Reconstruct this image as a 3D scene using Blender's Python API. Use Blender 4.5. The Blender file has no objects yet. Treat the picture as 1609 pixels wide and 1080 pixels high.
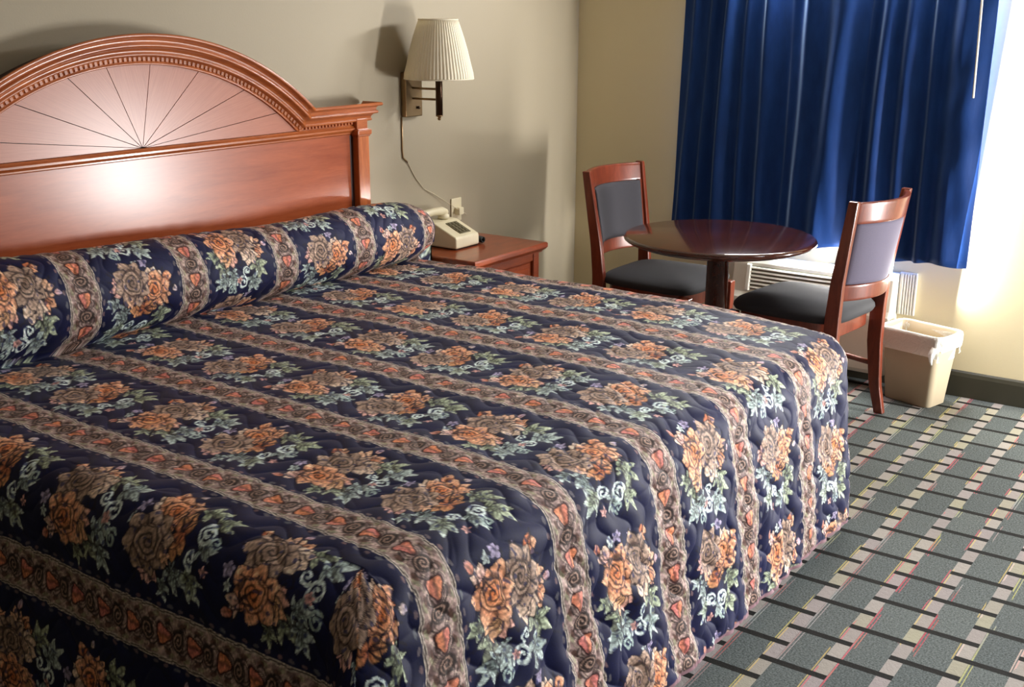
import bpy, bmesh, math, random
import numpy as np
from mathutils import Vector, Matrix
random.seed(7); rng = np.random.default_rng(7)
PI = math.pi
scene = bpy.context.scene
COL = scene.collection
FINE = 0.0026                     # bedspread weave resolution in metres

# ------------------------------------------------------------------ helpers
def s2l(c):
    return tuple(((x/255)/12.92 if x/255 <= .04045 else ((x/255+.055)/1.055)**2.4) for x in c)

class MB:
    """collects shapes and links them as ONE mesh object"""
    def __init__(s): s.v = []; s.f = []; s.sm = []; s.uv = {}
    def add(s, vs, fs, smooth=False):
        o = len(s.v); s.v += [tuple(p) for p in vs]
        for f in fs: s.f.append(tuple(i+o for i in f)); s.sm.append(smooth)
        return o
    def box(s, a, b, M=None):
        x0, y0, z0 = a; x1, y1, z1 = b
        vs = [Vector(p) for p in ((x0,y0,z0),(x1,y0,z0),(x1,y1,z0),(x0,y1,z0),(x0,y0,z1),(x1,y0,z1),(x1,y1,z1),(x0,y1,z1))]
        if M is not None: vs = [M @ p for p in vs]
        s.add(vs, [(0,3,2,1),(4,5,6,7),(0,1,5,4),(1,2,6,5),(2,3,7,6),(3,0,4,7)])
    def lathe(s, prof, c=(0,0,0), n=48, smooth=True, ripple=None):
        vs = []; fs = []
        for k, (r, z) in enumerate(prof):
            for i in range(n):
                a = 2*PI*i/n; rr = r*(1 if ripple is None else ripple(a, k))
                vs.append((c[0]+rr*math.cos(a), c[1]+rr*math.sin(a), c[2]+z))
        for k in range(len(prof)-1):
            for i in range(n):
                j = (i+1) % n
                fs.append((k*n+i, k*n+j, (k+1)*n+j, (k+1)*n+i))
        if prof[0][0] > 1e-6: fs.append(tuple(range(n-1, -1, -1)))
        if prof[-1][0] > 1e-6: fs.append(tuple((len(prof)-1)*n+i for i in range(n)))
        s.add(vs, fs, smooth)
    def shell(s, prof, c=(0,0,0), n=48, ripple=None):       # lathe without caps
        vs = []; fs = []
        for k, (r, z) in enumerate(prof):
            for i in range(n):
                a = 2*PI*i/n; rr = r*(1 if ripple is None else ripple(a, k))
                vs.append((c[0]+rr*math.cos(a), c[1]+rr*math.sin(a), c[2]+z))
        for k in range(len(prof)-1):
            for i in range(n):
                j = (i+1) % n
                fs.append((k*n+i, k*n+j, (k+1)*n+j, (k+1)*n+i))
        s.add(vs, fs, True)
    def loft(s, rings, caps=True, smooth=True, closed=True):
        n = len(rings[0]); vs = [p for r in rings for p in r]; fs = []
        for k in range(len(rings)-1):
            for i in range(n if closed else n-1):
                j = (i+1) % n
                fs.append((k*n+i, k*n+j, (k+1)*n+j, (k+1)*n+i))
        if caps:
            fs.append(tuple(range(n-1, -1, -1))); fs.append(tuple((len(rings)-1)*n+i for i in range(n)))
        s.add(vs, fs, smooth)
    def tube(s, pts, r, n=10, smooth=True):
        pts = [Vector(p) for p in pts]; rings = []
        up = None
        for k, p in enumerate(pts):
            d = (pts[min(k+1, len(pts)-1)] - pts[max(k-1, 0)]).normalized()
            if up is None:
                up = Vector((0,0,1)) if abs(d.z) < .9 else Vector((1,0,0))
            x = d.cross(up).normalized(); y = x.cross(d).normalized(); up = y
            rr = r[k] if isinstance(r, (list, tuple)) else r
            rings.append([p + x*rr*math.cos(2*PI*i/n) + y*rr*math.sin(2*PI*i/n) for i in range(n)])
        s.loft(rings, True, smooth)
    def prism(s, poly, axis, a, b):                         # poly = list of 2D points, extruded along an axis
        n = len(poly)
        def P(p, t):
            return {'x': (t, p[0], p[1]), 'y': (p[0], t, p[1]), 'z': (p[0], p[1], t)}[axis]
        vs = [P(p, a) for p in poly] + [P(p, b) for p in poly]
        fs = [tuple(range(n)), tuple(range(2*n-1, n-1, -1))] + [(i, i+n, (i+1) % n+n, (i+1) % n) for i in range(n)]
        s.add(vs, fs)
    def build(s, name, mat, parent=None, bevel=0, seg=2, solid=0, subsurf=0):
        me = bpy.data.meshes.new(name)
        me.from_pydata(s.v, [], s.f)
        me.polygons.foreach_set('use_smooth', s.sm)
        me.validate()
        bm = bmesh.new(); bm.from_mesh(me); bmesh.ops.recalc_face_normals(bm, faces=bm.faces); bm.to_mesh(me); bm.free()
        if mat: me.materials.append(mat)
        o = bpy.data.objects.new(name, me); COL.objects.link(o)
        if parent: o.parent = parent
        if solid:
            m = o.modifiers.new('solid', 'SOLIDIFY'); m.thickness = solid; m.offset = 0
        if bevel:
            m = o.modifiers.new('bevel', 'BEVEL'); m.width = bevel; m.segments = seg; m.limit_method = 'ANGLE'; m.angle_limit = math.radians(35)
        if subsurf:
            m = o.modifiers.new('sub', 'SUBSURF'); m.levels = subsurf; m.render_levels = subsurf
        return o

def tag(o, label=None, cat=None, group=None, kind=None):
    if label: o['label'] = label
    if cat: o['category'] = cat
    if group: o['group'] = group
    if kind: o['kind'] = kind
    return o
def thing(name, label, cat, loc=(0,0,0), rz=0, group=None):
    o = bpy.data.objects.new(name, None); COL.objects.link(o); o.empty_display_size = .1
    o.location = loc; o.rotation_euler = (0,0,rz)
    return tag(o, label, cat, group)

# ------------------------------------------------------------------ node helpers
class NT:
    def __init__(s, name):
        s.m = bpy.data.materials.new(name); s.m.use_nodes = True
        s.t = s.m.node_tree; s.t.nodes.clear()
        s.out = s.n('ShaderNodeOutputMaterial'); s.b = s.n('ShaderNodeBsdfPrincipled')
        s.l(s.b.outputs[0], s.out.inputs[0])
    def n(s, t, **k):
        x = s.t.nodes.new(t)
        for a, v in k.items(): setattr(x, a, v)
        return x
    def l(s, a, b): s.t.links.new(a, b)
    def set(s, x, i, v):
        if hasattr(v, 'is_linked') or isinstance(v, bpy.types.NodeSocket): s.l(v, x.inputs[i])
        elif v is not None: x.inputs[i].default_value = v
    def math(s, op, a, b=None, c=None):
        x = s.n('ShaderNodeMath', operation=op); s.set(x, 0, a)
        if b is not None: s.set(x, 1, b)
        if c is not None: s.set(x, 2, c)
        return x.outputs[0]
    def mix(s, f, a, b):
        x = s.n('ShaderNodeMix', data_type='RGBA'); s.set(x, 0, f)
        for i, v in ((6, a), (7, b)):
            if isinstance(v, tuple): x.inputs[i].default_value = (*v[:3], 1)
            else: s.l(v, x.inputs[i])
        return x.outputs[2]
    def coord(s, kind='Object', scale=(1,1,1), rot=(0,0,0)):
        t = s.n('ShaderNodeTexCoord'); mp = s.n('ShaderNodeMapping')
        s.l(t.outputs[kind], mp.inputs[0]); mp.inputs['Scale'].default_value = scale; mp.inputs['Rotation'].default_value = rot
        return mp.outputs[0]
    def noise(s, vec, scale=5, detail=4, rough=.5, dist=0):
        x = s.n('ShaderNodeTexNoise'); s.l(vec, x.inputs['Vector'])
        x.inputs['Scale'].default_value = scale; x.inputs['Detail'].default_value = detail
        x.inputs['Roughness'].default_value = rough; x.inputs['Distortion'].default_value = dist
        return x.outputs['Fac']
    def ramp(s, f, stops):
        x = s.n('ShaderNodeValToRGB'); s.l(f, x.inputs[0]); e = x.color_ramp.elements
        while len(e) < len(stops): e.new(.5)
        for k, (p, c) in enumerate(stops): e[k].position = p; e[k].color = (*c, 1)
        return x.outputs[0]
    def bump(s, h, strength=.2, dist=.01):
        x = s.n('ShaderNodeBump'); s.l(h, x.inputs['Height']); x.inputs['Strength'].default_value = strength; x.inputs['Distance'].default_value = dist
        s.l(x.outputs[0], s.b.inputs['Normal'])
    def p(s, **k):
        for a, v in k.items():
            i = s.b.inputs[a.replace('_', ' ')]
            if isinstance(v, bpy.types.NodeSocket): s.l(v, i)
            elif isinstance(v, tuple): i.default_value = (*v[:3], 1)
            else: i.default_value = v
        return s

def plain(name, c, rough=.5, metal=0, var=.06, scale=12, bump=0, spec=.5):
    t = NT(name); v = t.coord()
    f = t.noise(v, scale, 5)
    a = s2l(c); t.p(Base_Color=t.mix(f, tuple(x*(1-var) for x in a), tuple(min(1, x*(1+var)) for x in a)), Roughness=rough, Metallic=metal, Specular_IOR_Level=spec)
    if bump: t.bump(t.noise(v, scale*12, 4), bump, .002)
    return t.m

def wood(name, dark, light, rough=.3, coat=.3, scale=(1,1,1), uv=False, coat_rough=.15, spec=.4):
    t = NT(name)
    v = t.coord('UV' if uv else 'Object', scale)
    n1 = t.noise(v, 3.2, 6, .6, .6); n2 = t.noise(v, 26, 3, .6, .3)
    f = t.math('ADD', t.math('MULTIPLY', n1, .7), t.math('MULTIPLY', n2, .3))
    c = t.ramp(f, [(.32, s2l(dark)), (.5, tuple((a+b)/2 for a, b in zip(s2l(dark), s2l(light)))), (.68, s2l(light))])
    t.p(Base_Color=c, Roughness=rough, Coat_Weight=coat, Coat_Roughness=coat_rough, Specular_IOR_Level=spec)
    t.bump(n2, .05, .001)
    return t.m

# ------------------------------------------------------------------ materials
M = {}
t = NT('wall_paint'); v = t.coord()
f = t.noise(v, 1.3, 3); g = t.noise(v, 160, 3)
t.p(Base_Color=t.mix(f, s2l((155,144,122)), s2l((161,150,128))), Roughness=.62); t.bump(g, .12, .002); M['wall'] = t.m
t = NT('cream_wall_brightened'); v = t.coord()  # cream hue; brightness of the light on this wall partly put into the colour
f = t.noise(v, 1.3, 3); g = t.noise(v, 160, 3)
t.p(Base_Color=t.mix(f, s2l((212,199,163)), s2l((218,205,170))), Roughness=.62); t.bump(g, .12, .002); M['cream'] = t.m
M['ceil'] = plain('ceiling_paint', (196,190,178), .9, bump=.2)
M['base'] = plain('baseboard_vinyl', (52,50,38), .5)
M['cherry'] = wood('cherry_wood', (140,68,32), (190,108,58), .3, .35, (1.2,6,14))
M['cherry_v'] = wood('cherry_wood_upright', (150,74,34), (200,116,62), .32, .35, (14,8,1.2))
M['cherry_panel'] = wood('cherry_panel_wood', (140,62,30), (172,86,46), .42, .65, (.9,4,9), coat_rough=.24, spec=.12)
M['cherry_fan'] = wood('sunburst_veneer', (150,80,56), (180,108,80), .42, .65, (26,2.2,1), uv=True, coat_rough=.26, spec=.2)
M['cherry_dark'] = plain('groove_shadow_wood', (46,16,10), .5)
M['chairwood'] = wood('chair_wood', (86,37,23), (128,60,40), .3, .3, (9,9,1.6))
M['tablewood'] = wood('table_wood', (46,20,13), (70,32,20), .16, .5, (1.5,7,7), coat_rough=.06)
M['nightwood'] = wood('nightstand_wood', (104,42,18), (152,70,34), .28, .35, (1.6,8,9))
def fabric(name, c, sheen=.3):
    t = NT(name); v = t.coord()
    f = t.noise(v, 300, 2); g = t.noise(v, 9, 3)
    a = s2l(c); t.p(Base_Color=t.mix(t.math('ADD', t.math('MULTIPLY', f, .6), t.math('MULTIPLY', g, .4)), tuple(x*.8 for x in a), tuple(x*1.2 for x in a)), Roughness=.85, Sheen_Weight=sheen, Sheen_Roughness=.4)
    t.bump(f, .2, .001); return t.m
M['seat'] = fabric('seat_fabric', (31,31,35), .04)
M['pad_shaded'] = fabric('pad_fabric_shaded', (46,44,50), .05)  # same cloth as the pad's rear, darkened to stand in for shade
M['pad_lit'] = fabric('pad_fabric_lit', (92,86,104), .12)  # lighter copy of the pad cloth, for the side the light falls on
t = NT('blue_satin'); v = t.coord('Object', (1,1,.35)); f = t.noise(v, 30, 4); g = t.noise(t.coord(), 420, 2)
t.p(Base_Color=t.mix(f, s2l((14,41,90)), s2l((24,60,122))), Roughness=.62, Sheen_Weight=.4, Sheen_Roughness=.35, Sheen_Tint=(.5,.7,1.0), Specular_IOR_Level=.15)
t.bump(f, .12, .01); M['curtain'] = t.m
M['white'] = plain('white_enamel', (228,226,214), .4)
M['frame'] = plain('window_aluminium', (190,190,186), .35, .6)
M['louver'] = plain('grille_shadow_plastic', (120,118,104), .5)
M['ribbed'] = plain('ribbed_sleeve_plastic', (222,220,212), .45)
M['ivory'] = plain('ivory_plastic', (216,206,176), .38)
M['phone_key'] = plain('keypad_plastic', (92,84,60), .5)
M['black'] = plain('black_rubber', (18,18,18), .5)
M['brass'] = plain('aged_brass', (150,125,92), .32, .9)
M['bronze'] = plain('dark_bronze', (64,46,32), .3, .8)
M['beige'] = plain('bin_plastic', (190,174,146), .42)
M['cord'] = plain('cord_plastic', (200,188,160), .5)
M['mattress'] = plain('mattress_ticking', (210,205,196), .8)
M['concrete'] = plain('walkway_concrete', (205,200,190), .9)
M['door'] = plain('door_paint', (232,228,216), .45)
t = NT('lamp_shade_pleat'); v = t.coord()
t.p(Base_Color=t.mix(t.noise(v, 30, 3), s2l((238,230,208)), s2l((246,240,222))), Roughness=.8)
tr = t.n('ShaderNodeBsdfTranslucent'); tr.inputs[0].default_value = (*s2l((240,226,190)), 1)
mx = t.n('ShaderNodeMixShader'); mx.inputs[0].default_value = .25
t.l(t.b.outputs[0], mx.inputs[1]); t.l(tr.outputs[0], mx.inputs[2]); t.l(mx.outputs[0], t.out.inputs[0]); M['shade'] = t.m
t = NT('bin_liner_film'); v = t.coord()
t.p(Base_Color=s2l((238,236,228)), Roughness=.3)
tr = t.n('ShaderNodeBsdfTransparent'); mx = t.n('ShaderNodeMixShader'); mx.inputs[0].default_value = .8
t.bump(t.noise(v, 45, 4, .6, 1.0), .6, .01)
t.l(tr.outputs[0], mx.inputs[1]); t.l(t.b.outputs[0], mx.inputs[2]); t.l(mx.outputs[0], t.out.inputs[0]); M['liner'] = t.m
t = NT('clear_glass'); tr = t.n('ShaderNodeBsdfTransparent'); tr.inputs[0].default_value = (.93,.96,.95,1)
gl = t.n('ShaderNodeBsdfGlossy'); gl.inputs['Roughness'].default_value = .02
mx = t.n('ShaderNodeMixShader'); mx.inputs[0].default_value = .07
t.l(tr.outputs[0], mx.inputs[1]); t.l(gl.outputs[0], mx.inputs[2]); t.l(mx.outputs[0], t.out.inputs[0]); M['glass'] = t.m

# carpet: staggered grey blocks, black bars, pale squares, thin coloured threads
def carpet():
    t = NT('motel_carpet'); tc = t.n('ShaderNodeTexCoord'); sp = t.n('ShaderNodeSeparateXYZ'); t.l(tc.outputs['Object'], sp.inputs[0])
    ca, sa = math.cos(-.0071), math.sin(-.0071); P, Q, LW, TH = .1848, .1331, .0365, .0225
    dx = t.math('SUBTRACT', sp.outputs[0], 2.7048-.0); dy = t.math('SUBTRACT', sp.outputs[1], .7969)
    X = t.math('ADD', t.math('MULTIPLY', dx, ca), t.math('MULTIPLY', dy, sa))
    Y = t.math('SUBTRACT', t.math('MULTIPLY', dx, sa), t.math('MULTIPLY', dy, ca))      # grows towards the camera side
    c = t.math('DIVIDE', Y, Q); col = t.math('FLOOR', c); w = t.math('MULTIPLY', t.math('SUBTRACT', c, col), Q)
    light = t.math('LESS_THAN', w, LW)
    par = t.math('FLOORED_MODULO', col, 2.0)
    ph = t.math('ADD', X, TH/2)
    def bar(off):
        m = t.math('FLOORED_MODULO', t.math('SUBTRACT', ph, off) if off is not None else ph, P); return t.math('LESS_THAN', m, TH)
    barA = bar(t.math('MULTIPLY', par, P/2))
    m2 = t.math('FLOORED_MODULO', ph, P/2); barB = t.math('LESS_THAN', m2, TH)
    barm = t.math('MAXIMUM', barA, t.math('MULTIPLY', light, barB))
    # block identity
    wn = t.n('ShaderNodeTexWhiteNoise', noise_dimensions='2D'); cv = t.n('ShaderNodeCombineXYZ')
    t.l(col, cv.inputs[0]); t.l(t.math('FLOOR', t.math('DIVIDE', t.math('SUBTRACT', ph, t.math('MULTIPLY', par, P/2)), P)), cv.inputs[1]); t.l(cv.outputs[0], wn.inputs[0])
    sc = t.coord('Object'); spk = t.noise(sc, 190, 3, .75); med = t.noise(sc, 60, 3)
    g = t.mix(wn.outputs[0], s2l((68,75,74)), s2l((88,94,91)))
    g = t.mix(t.math('MULTIPLY', t.math('SUBTRACT', spk, .32), 2.6), t.mix(.75, g, (0.010,0.012,0.012)), t.mix(.25, g, (.30,.32,.31)))
    lw = t.n('ShaderNodeTexWhiteNoise', noise_dimensions='2D'); cv2 = t.n('ShaderNodeCombineXYZ')
    t.l(col, cv2.inputs[0]); t.l(t.math('FLOOR', t.math('DIVIDE', ph, P/2)), cv2.inputs[1]); t.l(cv2.outputs[0], lw.inputs[0])
    lc = t.ramp(lw.outputs[0], [(0, s2l((144,139,131))), (.5, s2l((132,124,124))), (1, s2l((140,137,116)))])
    lc = t.mix(t.math('MULTIPLY', spk, .5), lc, s2l((120,112,104)))
    base = t.mix(light, g, lc)
    # threads along the columns' edges
    drift = t.noise(t.coord('Object', (1.2,2.2,1)), 2.0, 2)
    ncol = t.n('ShaderNodeTexWhiteNoise', noise_dimensions='1D'); t.l(col, ncol.inputs['W'])
    tcol = t.ramp(t.math('FRACT', t.math('ADD', ncol.outputs[0], t.math('MULTIPLY', drift, 1.5))), [(0, s2l((170,48,66))), (.35, s2l((190,90,100))), (.55, s2l((176,172,80))), (.8, s2l((150,150,148))), (1, s2l((168,60,50)))])
    def near(a, hw): return t.math('LESS_THAN', t.math('ABSOLUTE', t.math('SUBTRACT', w, a)), hw)
    th = t.math('MAXIMUM', near(LW+.003, .0022), near(LW+.0115, .0013))
    th2 = t.math('MAXIMUM', near(Q-.004, .0018), near(.003, .002))
    gate = t.math('GREATER_THAN', t.noise(t.coord('Object', (1.6,9,1)), 2.2, 1), .47)
    gate2 = t.math('GREATER_THAN', t.noise(t.coord('Object', (1.9,8,1), (0,0,.4)), 2.6, 1), .52)
    base = t.mix(t.math('MULTIPLY', t.math('MULTIPLY', th, gate), .6), base, tcol)
    base = t.mix(t.math('MULTIPLY', t.math('MULTIPLY', th2, gate2), .6), base, t.ramp(ncol.outputs[0], [(0, s2l((178,172,92))), (.6, s2l((176,70,84))), (1, s2l((190,186,170)))]))
    base = t.mix(barm, base, s2l((27,26,24)))
    t.p(Base_Color=base, Roughness=.95, Specular_IOR_Level=.15); t.bump(t.math('ADD', spk, med), .5, .004)
    return t.m
M['carpet'] = carpet()

# ------------------------------------------------------------------ room
XR, YB, XL, YF, ZC = 4.823, 2.987, -1.6, -1.7, 2.45
WIN = (1.12, 2.22, .60, 2.05)            # y0, y1, z0, z1
DOOR = (-.72, .22, 0, 2.05)
def struct(o): o['kind'] = 'structure'; return o
m = MB(); m.box((XL-.12,YF-.12,-.1), (XR+.14,YB+.12,0)); struct(m.build('floor', M['carpet']))
m = MB(); m.box((XL-.12,YF-.12,ZC), (XR+.14,YB+.12,ZC+.1)); struct(m.build('ceiling', M['ceil']))
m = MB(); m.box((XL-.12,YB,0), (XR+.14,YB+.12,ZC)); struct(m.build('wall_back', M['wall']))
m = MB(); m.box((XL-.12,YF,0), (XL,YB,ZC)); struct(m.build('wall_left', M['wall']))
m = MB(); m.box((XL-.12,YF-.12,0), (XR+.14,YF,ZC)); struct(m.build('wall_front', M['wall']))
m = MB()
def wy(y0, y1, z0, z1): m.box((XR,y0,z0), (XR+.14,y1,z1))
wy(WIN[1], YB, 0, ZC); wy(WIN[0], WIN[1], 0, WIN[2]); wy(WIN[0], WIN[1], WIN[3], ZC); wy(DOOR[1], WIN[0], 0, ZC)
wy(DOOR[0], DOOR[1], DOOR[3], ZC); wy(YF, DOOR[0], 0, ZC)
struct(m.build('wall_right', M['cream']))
bprof = [(0,0),(.014,0),(.014,.09),(.010,.105),(.004,.112),(0,.112)]
m = MB(); m.prism([(XR-a, b) for a, b in bprof], 'y', DOOR[1]+.07, YB-.001); struct(m.build('baseboard_right', M['base'], bevel=.002))
m = MB(); m.prism([(YB-a, b) for a, b in bprof], 'x', XL, XR-.016); struct(m.build('baseboard_back', M['base'], bevel=.002))
# window
w = bpy.data.objects.new('window_1', None); COL.objects.link(w); w['kind'] = 'structure'; w.location = (XR, WIN[0], WIN[2])
def fr(name, boxes, mat, par, loc, bevel=.003):
    q = MB()
    for a, b in boxes: q.box([a[i]-loc[i] for i in range(3)], [b[i]-loc[i] for i in range(3)])
    o = q.build(name, mat, par, bevel); return o
y0, y1, z0, z1 = WIN; xw = XR+.06; ym = (y0+y1)/2
fr('window_frame', [((xw,y0,z0),(xw+.05,y0+.045,z1)), ((xw,y1-.045,z0),(xw+.05,y1,z1)), ((xw,y0,z0),(xw+.05,y1,z0+.045)), ((xw,y0,z1-.045),(xw+.05,y1,z1)), ((xw,ym-.025,z0),(xw+.05,ym+.025,z1))], M['frame'], w, w.location)
fr('window_pane', [((xw+.02,y0+.04,z0+.04),(xw+.026,y1-.04,z1-.04))], M['glass'], w, w.location, 0)
fr('window_sill', [((XR-.03,y0-.03,z0-.022),(XR+.06,y1+.03,z0))], M['white'], w, w.location)
# entrance door standing open, hinged on the far jamb
d = bpy.data.objects.new('door_1', None); COL.objects.link(d); d['kind'] = 'structure'; d.location = (XR, DOOR[0], 0)
fr('door_frame', [((XR-.012,DOOR[0]-.06,0),(XR+.14,DOOR[0],DOOR[3]+.06)), ((XR-.012,DOOR[1],0),(XR+.14,DOOR[1]+.06,DOOR[3]+.06)), ((XR-.012,DOOR[0],DOOR[3]),(XR+.14,DOOR[1],DOOR[3]+.06))], M['white'], d, d.location)
fr('door_leaf', [((XR-.92,DOOR[0]-.05,.01),(XR-.015,DOOR[0]-.008,DOOR[3]-.01))], M['door'], d, d.location)
q = MB(); q.lathe([(0,0),(.024,0),(.024,.006),(.01,.01),(.01,.035),(.026,.045),(.028,.06),(.018,.072),(0,.074)], n=24)
o = q.build('door_knob', M['brass'], d); o.rotation_euler = (-PI/2,0,0); o.location = (-.85, -.009, .98)

# ------------------------------------------------------------------ headboard
HX = 2.220                                # centre line
hb = thing('headboard', 'cherry wood headboard with a sunburst arch fixed behind the bed', 'headboard', (HX, 2.95, 0))
def hbuild(q, name, mat, bevel=0, seg=2, **k):
    q.v = [(x-HX, y-2.95, z) for x, y, z in q.v]; return q.build(name, mat, hb, bevel, seg, **k)
YP = 2.927
AZ = .430; RI, RO = .970, 1.058
def arc(R, x0, x1, n=72, zc=AZ):
    return [(HX+x0+(x1-x0)*i/n, zc+math.sqrt(R*R-(x0+(x1-x0)*i/n)**2)) for i in range(n+1)]
q = MB(); q.box((HX-.93,YP,.40), (HX+.93,YP+.03,1.125)); hbuild(q, 'panel', M['cherry_panel'])
for sgn in (-1, 1):
    q = MB(); xa, xb = sorted((HX+sgn*.915, HX+sgn*.932)); q.box((xa,YP-.0005,.40), (xb,YP+.02,1.112)); hbuild(q, 'panel_groove', M['cherry_dark'])
for sgn in (-1, 1):
    xa, xb = sorted((HX+sgn*.931, HX+sgn*.992))
    q = MB(); q.box((xa,YP-.028,0), (xb,YP+.045,1.135)); hbuild(q, 'post', M['cherry_v'], .004)
    q = MB(); q.box((xa-.008,YP-.036,1.112), (xb+.008,YP+.045,1.132)); q.box((xa-.004,YP-.032,1.106), (xb+.004,YP+.045,1.114)); hbuild(q, 'post_capital', M['cherry'], .004, 3)
# back plate filling arch
poly = [(HX-.95,1.12)] + [(HX-.95,1.17), (HX-.70,1.17)] + arc(RO-.02, -.70, .70) + [(HX+.70,1.17), (HX+.95,1.17), (HX+.95,1.12)]
q = MB(); q.prism(poly, 'y', YP+.012, YP+.04); hbuild(q, 'back_board', M['cherry_dark'])
# sunburst wedges
q = MB(); uvs = []
angs = [0, 7, 20, 43, 78, 113, 137, 159, 173, 180]
cz = 1.148
def rim(a):
    ca, sa = math.cos(a), math.sin(a)
    dz = cz-AZ; b = sa*dz; r = -b+math.sqrt(b*b-(dz*dz-RI*RI)); return r
for k in range(len(angs)-1):
    a0, a1 = math.radians(angs[k]), math.radians(angs[k+1]); n = 10
    g = .0011
    cn = ((a0+a1)/2); ox, oz = math.cos(cn)*g/max(.12, math.sin((a1-a0)/2)), math.sin(cn)*g/max(.12, math.sin((a1-a0)/2))
    front = [(HX+ox, cz+oz)]
    for i in range(n+1):
        a = a0+(a1-a0)*i/n; r = rim(a)
        aa = a + (g/r if i == 0 else -g/r if i == n else 0)
        front.append((HX+r*math.cos(aa), cz+r*math.sin(aa)))
    o = len(q.v); nn = len(front)
    vs = [(p[0], YP+.002, p[1]) for p in front] + [(p[0], YP+.016, p[1]) for p in front]
    q.add(vs, [tuple(range(nn))] + [(i, i+nn, (i+1) % nn+nn, (i+1) % nn) for i in range(nn)])
    for i in range(nn):
        if i == 0: uvs.append((k*1.7+.5, 0))
        else: uvs.append((k*1.7+(i-1)/n*.8, rim(a0+(a1-a0)*(i-1)/n)))
    uvs += uvs[-nn:]
fan = hbuild(q, 'sunburst_panel', M['cherry_fan'])
uvl = fan.data.uv_layers.new(name='UVMap')
for lp in fan.data.loops: uvl.data[lp.index].uv = uvs[lp.vertex_index]
# rail under the fan
q = MB(); q.prism([(YP+.02,1.116),(YP-.004,1.116),(YP-.007,1.119),(YP-.007,1.123),(YP-.011,1.127),(YP-.016,1.132),(YP-.016,1.138),(YP-.010,1.143),(YP-.006,1.148),(YP+.02,1.148)], 'x', HX-.931, HX+.931)
hbuild(q, 'rail', M['cherry'])
# arched crown: profile swept along the arc, mitred into the straight crown
prof = [(-.050,.0),(-.053,.003),(-.053,.009),(-.050,.012),(-.040,.014),(-.036,.018),(-.034,.026),(-.036,.029),(-.040,.031),(-.041,.036),(-.038,.040),(-.028,.042),(-.022,.048),(-.019,.056),(-.021,.058),(-.023,.062),(-.021,.066),(-.012,.068),(-.006,.070),(-.005,.077),(.02,.077)]
# (depth relative to panel, distance below outer edge)
xe = .690
def crown_path():
    pts = []
    n = 90
    for i in range(n+1):
        a = -xe+(2*xe)*i/n; R = RO
        z = AZ+math.sqrt(R*R-a*a); th = math.atan2(z-AZ, a)
        pts.append((a, z, (math.cos(th), math.sin(th))))
    return pts
q = MB(); rings = []
xs_end = 1.045
ZT = 1.228
path = crown_path()
zs = path[0][1]
# left return, straight, arch, straight, right return
def ring_at(x, z, nx, nz, k=1):
    return [(HX+x-nx*b*k, YP+dp, z-nz*b*k) for dp, b in prof]
half = []
arch_rings = []
for (a, z, (nx, nz)) in path:
    arch_rings.append(ring_at(a, z, nx, nz))
# mitre: intersection of arch offset curves and straight offsets
def mitre(b):
    R = RO-b; zt = ZT-b
    return math.sqrt(max(0, R*R-(zt-AZ)**2)), zt
mr = [(mitre(b)[0], YP+dp, mitre(b)[1]) for dp, b in prof]
xm = max(p[0] for p in mr)
arch_rings = []
n = 90
for i in range(n+1):
    f = -1+2*i/n; ring = []
    for (dp, b) in prof:
        x_b, _ = mitre(b); x = f*x_b; R = RO-b
        ring.append((HX+x, YP+dp, AZ+math.sqrt(R*R-x*x)))
    arch_rings.append(ring)
q = MB(); q.loft(arch_rings, True, True, closed=True); o = hbuild(q, 'arch_moulding', M['cherry'])
for sgn in (-1, 1):
    q = MB(); rg = []
    rg.append([(HX+sgn*mitre(b)[0], YP+dp, mitre(b)[1]) for dp, b in prof])
    rg.append([(HX+sgn*(.993+.052-.0+(-.052-dp)*1.0*.98+ .0), YP+dp, ZT-b) for dp, b in prof])
    # outer return runs back to the wall
    rg.append([(HX+sgn*(.993+.052+(-.052-dp)*.98), YP+.045, ZT-b) for dp, b in prof])
    q.loft(rg, True, False, closed=True); hbuild(q, 'crown_moulding', M['cherry'])
# carved bead band following the arch
q = MB(); rg = []
for i in range(91):
    f = -1+2*i/90; ring = []
    for dp, R in ((.012, RI+.028), (-.002, RI+.028), (-.004, RI+.024), (-.003, RI+.004), (-.006, RI+.002), (-.006, RI-.004), (.012, RI-.004)):
        xm_ = math.sqrt(R*R-(1.150-AZ)**2); x = f*xm_; ring.append((HX+x, YP+dp, AZ+math.sqrt(R*R-x*x)))
    rg.append(ring)
q.loft(rg, True, True)
Rm_ = RI+.014; am = math.acos(math.sqrt(Rm_*Rm_-(1.155-AZ)**2)/Rm_)
nb = 86
for i in range(nb):
    a = am+(PI-2*am)*(i+.5)/nb; c, s_ = math.cos(a), math.sin(a)
    Mx = Matrix.Translation((HX+Rm_*c, YP-.006, AZ+Rm_*s_)) @ Matrix.Rotation(-(a-PI/2), 4, 'Y')
    q.box((-.0058,-.001,-.008), (.0058,.006,.008), Mx)
hbuild(q, 'beaded_band', M['cherry'], .0015, 1)
for sgn in (-1, 1):
    q = MB(); xa, xb = sorted((HX+sgn*.655, HX+sgn*.931)); q.box((xa,YP-.004,1.146), (xb,YP+.02,1.172))
    for i in range(16):
        x = xa+.012+(xb-xa-.024)*i/15
        if sgn*(x-HX) > .668: q.box((x-.005,YP-.012,1.151), (x+.005,YP-.003,1.164))
    hbuild(q, 'dentil_frieze', M['cherry'], .0015, 1)
    q = MB(); xa, xb = sorted((HX+sgn*.931, HX+sgn*.990)); q.box((xa,YP-.024,1.13), (xb,YP+.045,1.172)); hbuild(q, 'frieze_block', M['cherry'], .003)

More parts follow.
